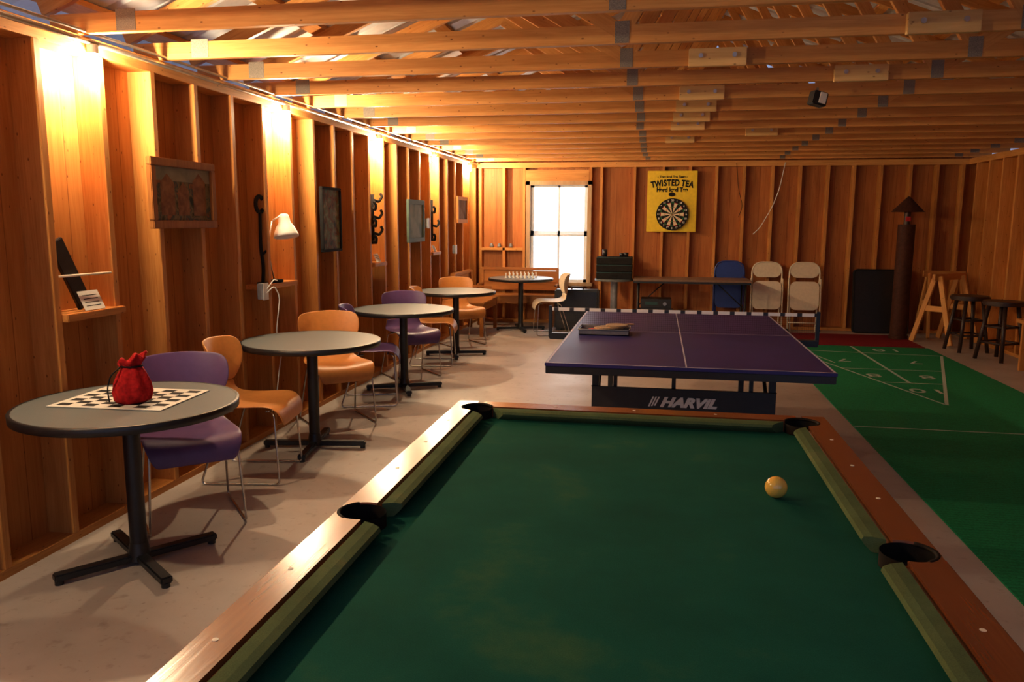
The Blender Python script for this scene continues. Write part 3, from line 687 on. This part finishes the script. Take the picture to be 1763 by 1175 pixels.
def fchair(mat,loc,lab,tilt=-7,bh=.105,br=.095):
    t=thing('folding_chair',lab,'folding chair',loc,0,'folding chairs against the wall')
    for s in (-1,1):
        tube('back_leg',[(s*.17,.03,0),(s*.19,.02,.45),(s*.205,.0,.80)],.011,mat,t,fr=.1)
    tube('back_frame',[(-.205,0,.60),(-.205,0,.97),(.205,0,.97),(.205,0,.60)],.011,mat,t,fr=.15)
    def pan(n_,hx,hz,rad,th,loc_):
        bm=bmesh.new(); vs=[bm.verts.new((x,0,z)) for x,z in rrect(hx,hz,rad)]; fc=bm.faces.new(vs); r_=bmesh.ops.extrude_face_region(bm,geom=[fc])
        for v in r_['geom']:
            if isinstance(v,bmesh.types.BMVert): v.co.y+=th
        bmobj(n_,bm,mat,t,loc_)
    pan('backrest',.195,bh,br,.012,(0,-.006,.965-bh)); pan('seat',.195,.20,.08,.025,(0,-.04,.50))
    for s in (-1,1): tube('front_leg',[(s*.215,-.035,.0),(s*.215,-.02,.74)],.011,mat,t,fr=0)
    for z in (.12,.22): tube('cross_bar',[(-.215,-.035,z),(.215,-.035,z)],.008,mat,t,fr=0)
    for x in (-.215,.215): cyl('foot_cap',.015,0,.03,blackM,t,(x,-.035,0),seg=12)
    t.rotation_euler=(R(tilt),0,0); return t
f1=fchair(creamM,(1.54,11.58,0.005),'cream metal folding chair folded and leaning on the studs')
f2=dup(f1,(2.05,11.58,0.005)); f2.rotation_euler=(R(-7),0,0)
fchair(blueM,(1.03,11.68,0.005),'blue folding chair with rounded back folded behind the table',-5,.15,.145)
bpn=thing('folded_game_table','black rounded folded table panel leaning on the wall','panel',(3.08,11.60,0.0))
bm=bmesh.new(); vs=[bm.verts.new((x,0,z)) for x,z in rrect(.37,.45,.06)]; fc=bm.faces.new(vs); r_=bmesh.ops.extrude_face_region(bm,geom=[fc])
for v in r_['geom']:
    if isinstance(v,bmesh.types.BMVert): v.co.y+=.05
bmobj('panel',bm,black,bpn,(0,0,.45)); tube('panel_rim',[(x,-.004,z+.45) for x,z in rrect(.36,.44,.06)],.008,blackM,bpn,fr=0,closed=True)
bpn.rotation_euler=(R(-9),0,0)
ps=thing('post_lantern','dark brown cylindrical post topped by a conical roofed lantern','post',(3.18,11.12,0.0085))
brn=plain('dark_brown_post',(.055,.018,.010),.65,var=.25,spec=.2)
cyl('post',.105,.03,1.50,brn,ps,seg=40); cyl('base',.118,0,.04,brn,ps,seg=40)
cyl('lantern_body',.04,1.50,1.66,darkW,ps,seg=20); box('red_light',-.03,.03,-.055,-.03,1.54,1.60,redp,ps,bev=.005)
cyl('conical_roof',.20,1.66,1.86,brn,ps,r2=.01,seg=32)
def sawhorse(loc,rz):
    t=thing('sawhorse','pine sawhorse with splayed legs','sawhorse',loc,rz,'sawhorses by the wall')
    box('beam',-.33,.33,-.02,.02,.81,.89,wX,t,bev=.003)
    for sx in (-1,1):
        for sy in (-1,1): beam('leg',(sx*.24,sy*.03,.86),(sx*.29,sy*.26,.01),.062,.032,wX,t,up=(1,0,0))
        beam('leg_brace',(sx*.265,-.14,.45),(sx*.265,.14,.45),.02,.07,wX,t)
    return t
s1=sawhorse((3.68,10.92,0),R(40)); dup(s1,(3.80,11.48,0),R(2)).scale=(.8,1,1)
def stool(loc,rz):
    t=thing('bar_stool','dark stained round wooden stool with cross rungs','stool',loc,rz,'dark wooden stools by the wall')
    cyl('seat',.215,.62,.67,darkW,t,seg=40,bev=.012)
    for k in range(4):
        a=R(45+90*k); tube('leg',[(.14*math.cos(a),.14*math.sin(a),.62),(.235*math.cos(a),.235*math.sin(a),0.0)],.022,darkW,t,fr=0,seg=12)
    for z,rr in ((.2,.204),(.38,.176)):
        for k in range(4):
            a=R(45+90*k);b=R(135+90*k); tube('rung',[(rr*math.cos(a),rr*math.sin(a),z),(rr*math.cos(b),rr*math.sin(b),z)],.012,darkW,t,fr=0)
    return t
q1=stool((3.70,10.24,0),R(10)); dup(q1,(3.83,9.62,0),R(30))
wb=thing('wooden_bench','light pine plank bench against the wall','bench',(3.90,8.75,0))
box('seat',-.17,.17,-.45,.30,.50,.54,wY,wb,bev=.004)
for yv in (-.35,.2): box('leg',-.14,.14,yv-.02,yv+.02,0,.50,wZ,wb,bev=.003)
box('stretcher',-.02,.02,-.33,.18,.2,.28,wY,wb)
hs=thing('hanging_speaker','small black and white speaker hanging under the truss','speaker',(1.02,5.72,ZT-.02)); box('speaker_body',-.05,.05,-.04,.04,-.07,.02,black,hs,bev=.006,rot=(0,R(12),R(20))); box('speaker_face',.0,.05,-.046,-.038,-.06,.01,white,hs,bev=.002,rot=(0,R(12),R(20)))
tube('bracket',[(0,0,0),(0,.03,.05)],.008,steel,hs,fr=0)
# ------------------------------------------------------------------ world / view
w=bpy.data.worlds.new('world'); bpy.context.scene.world=w; w.use_nodes=True
w.node_tree.nodes['Background'].inputs[0].default_value=(.48,.62,1,1); w.node_tree.nodes['Background'].inputs[1].default_value=.6
bpy.context.scene.view_settings.view_transform='Standard'
bpy.context.scene.view_settings.gamma=.96
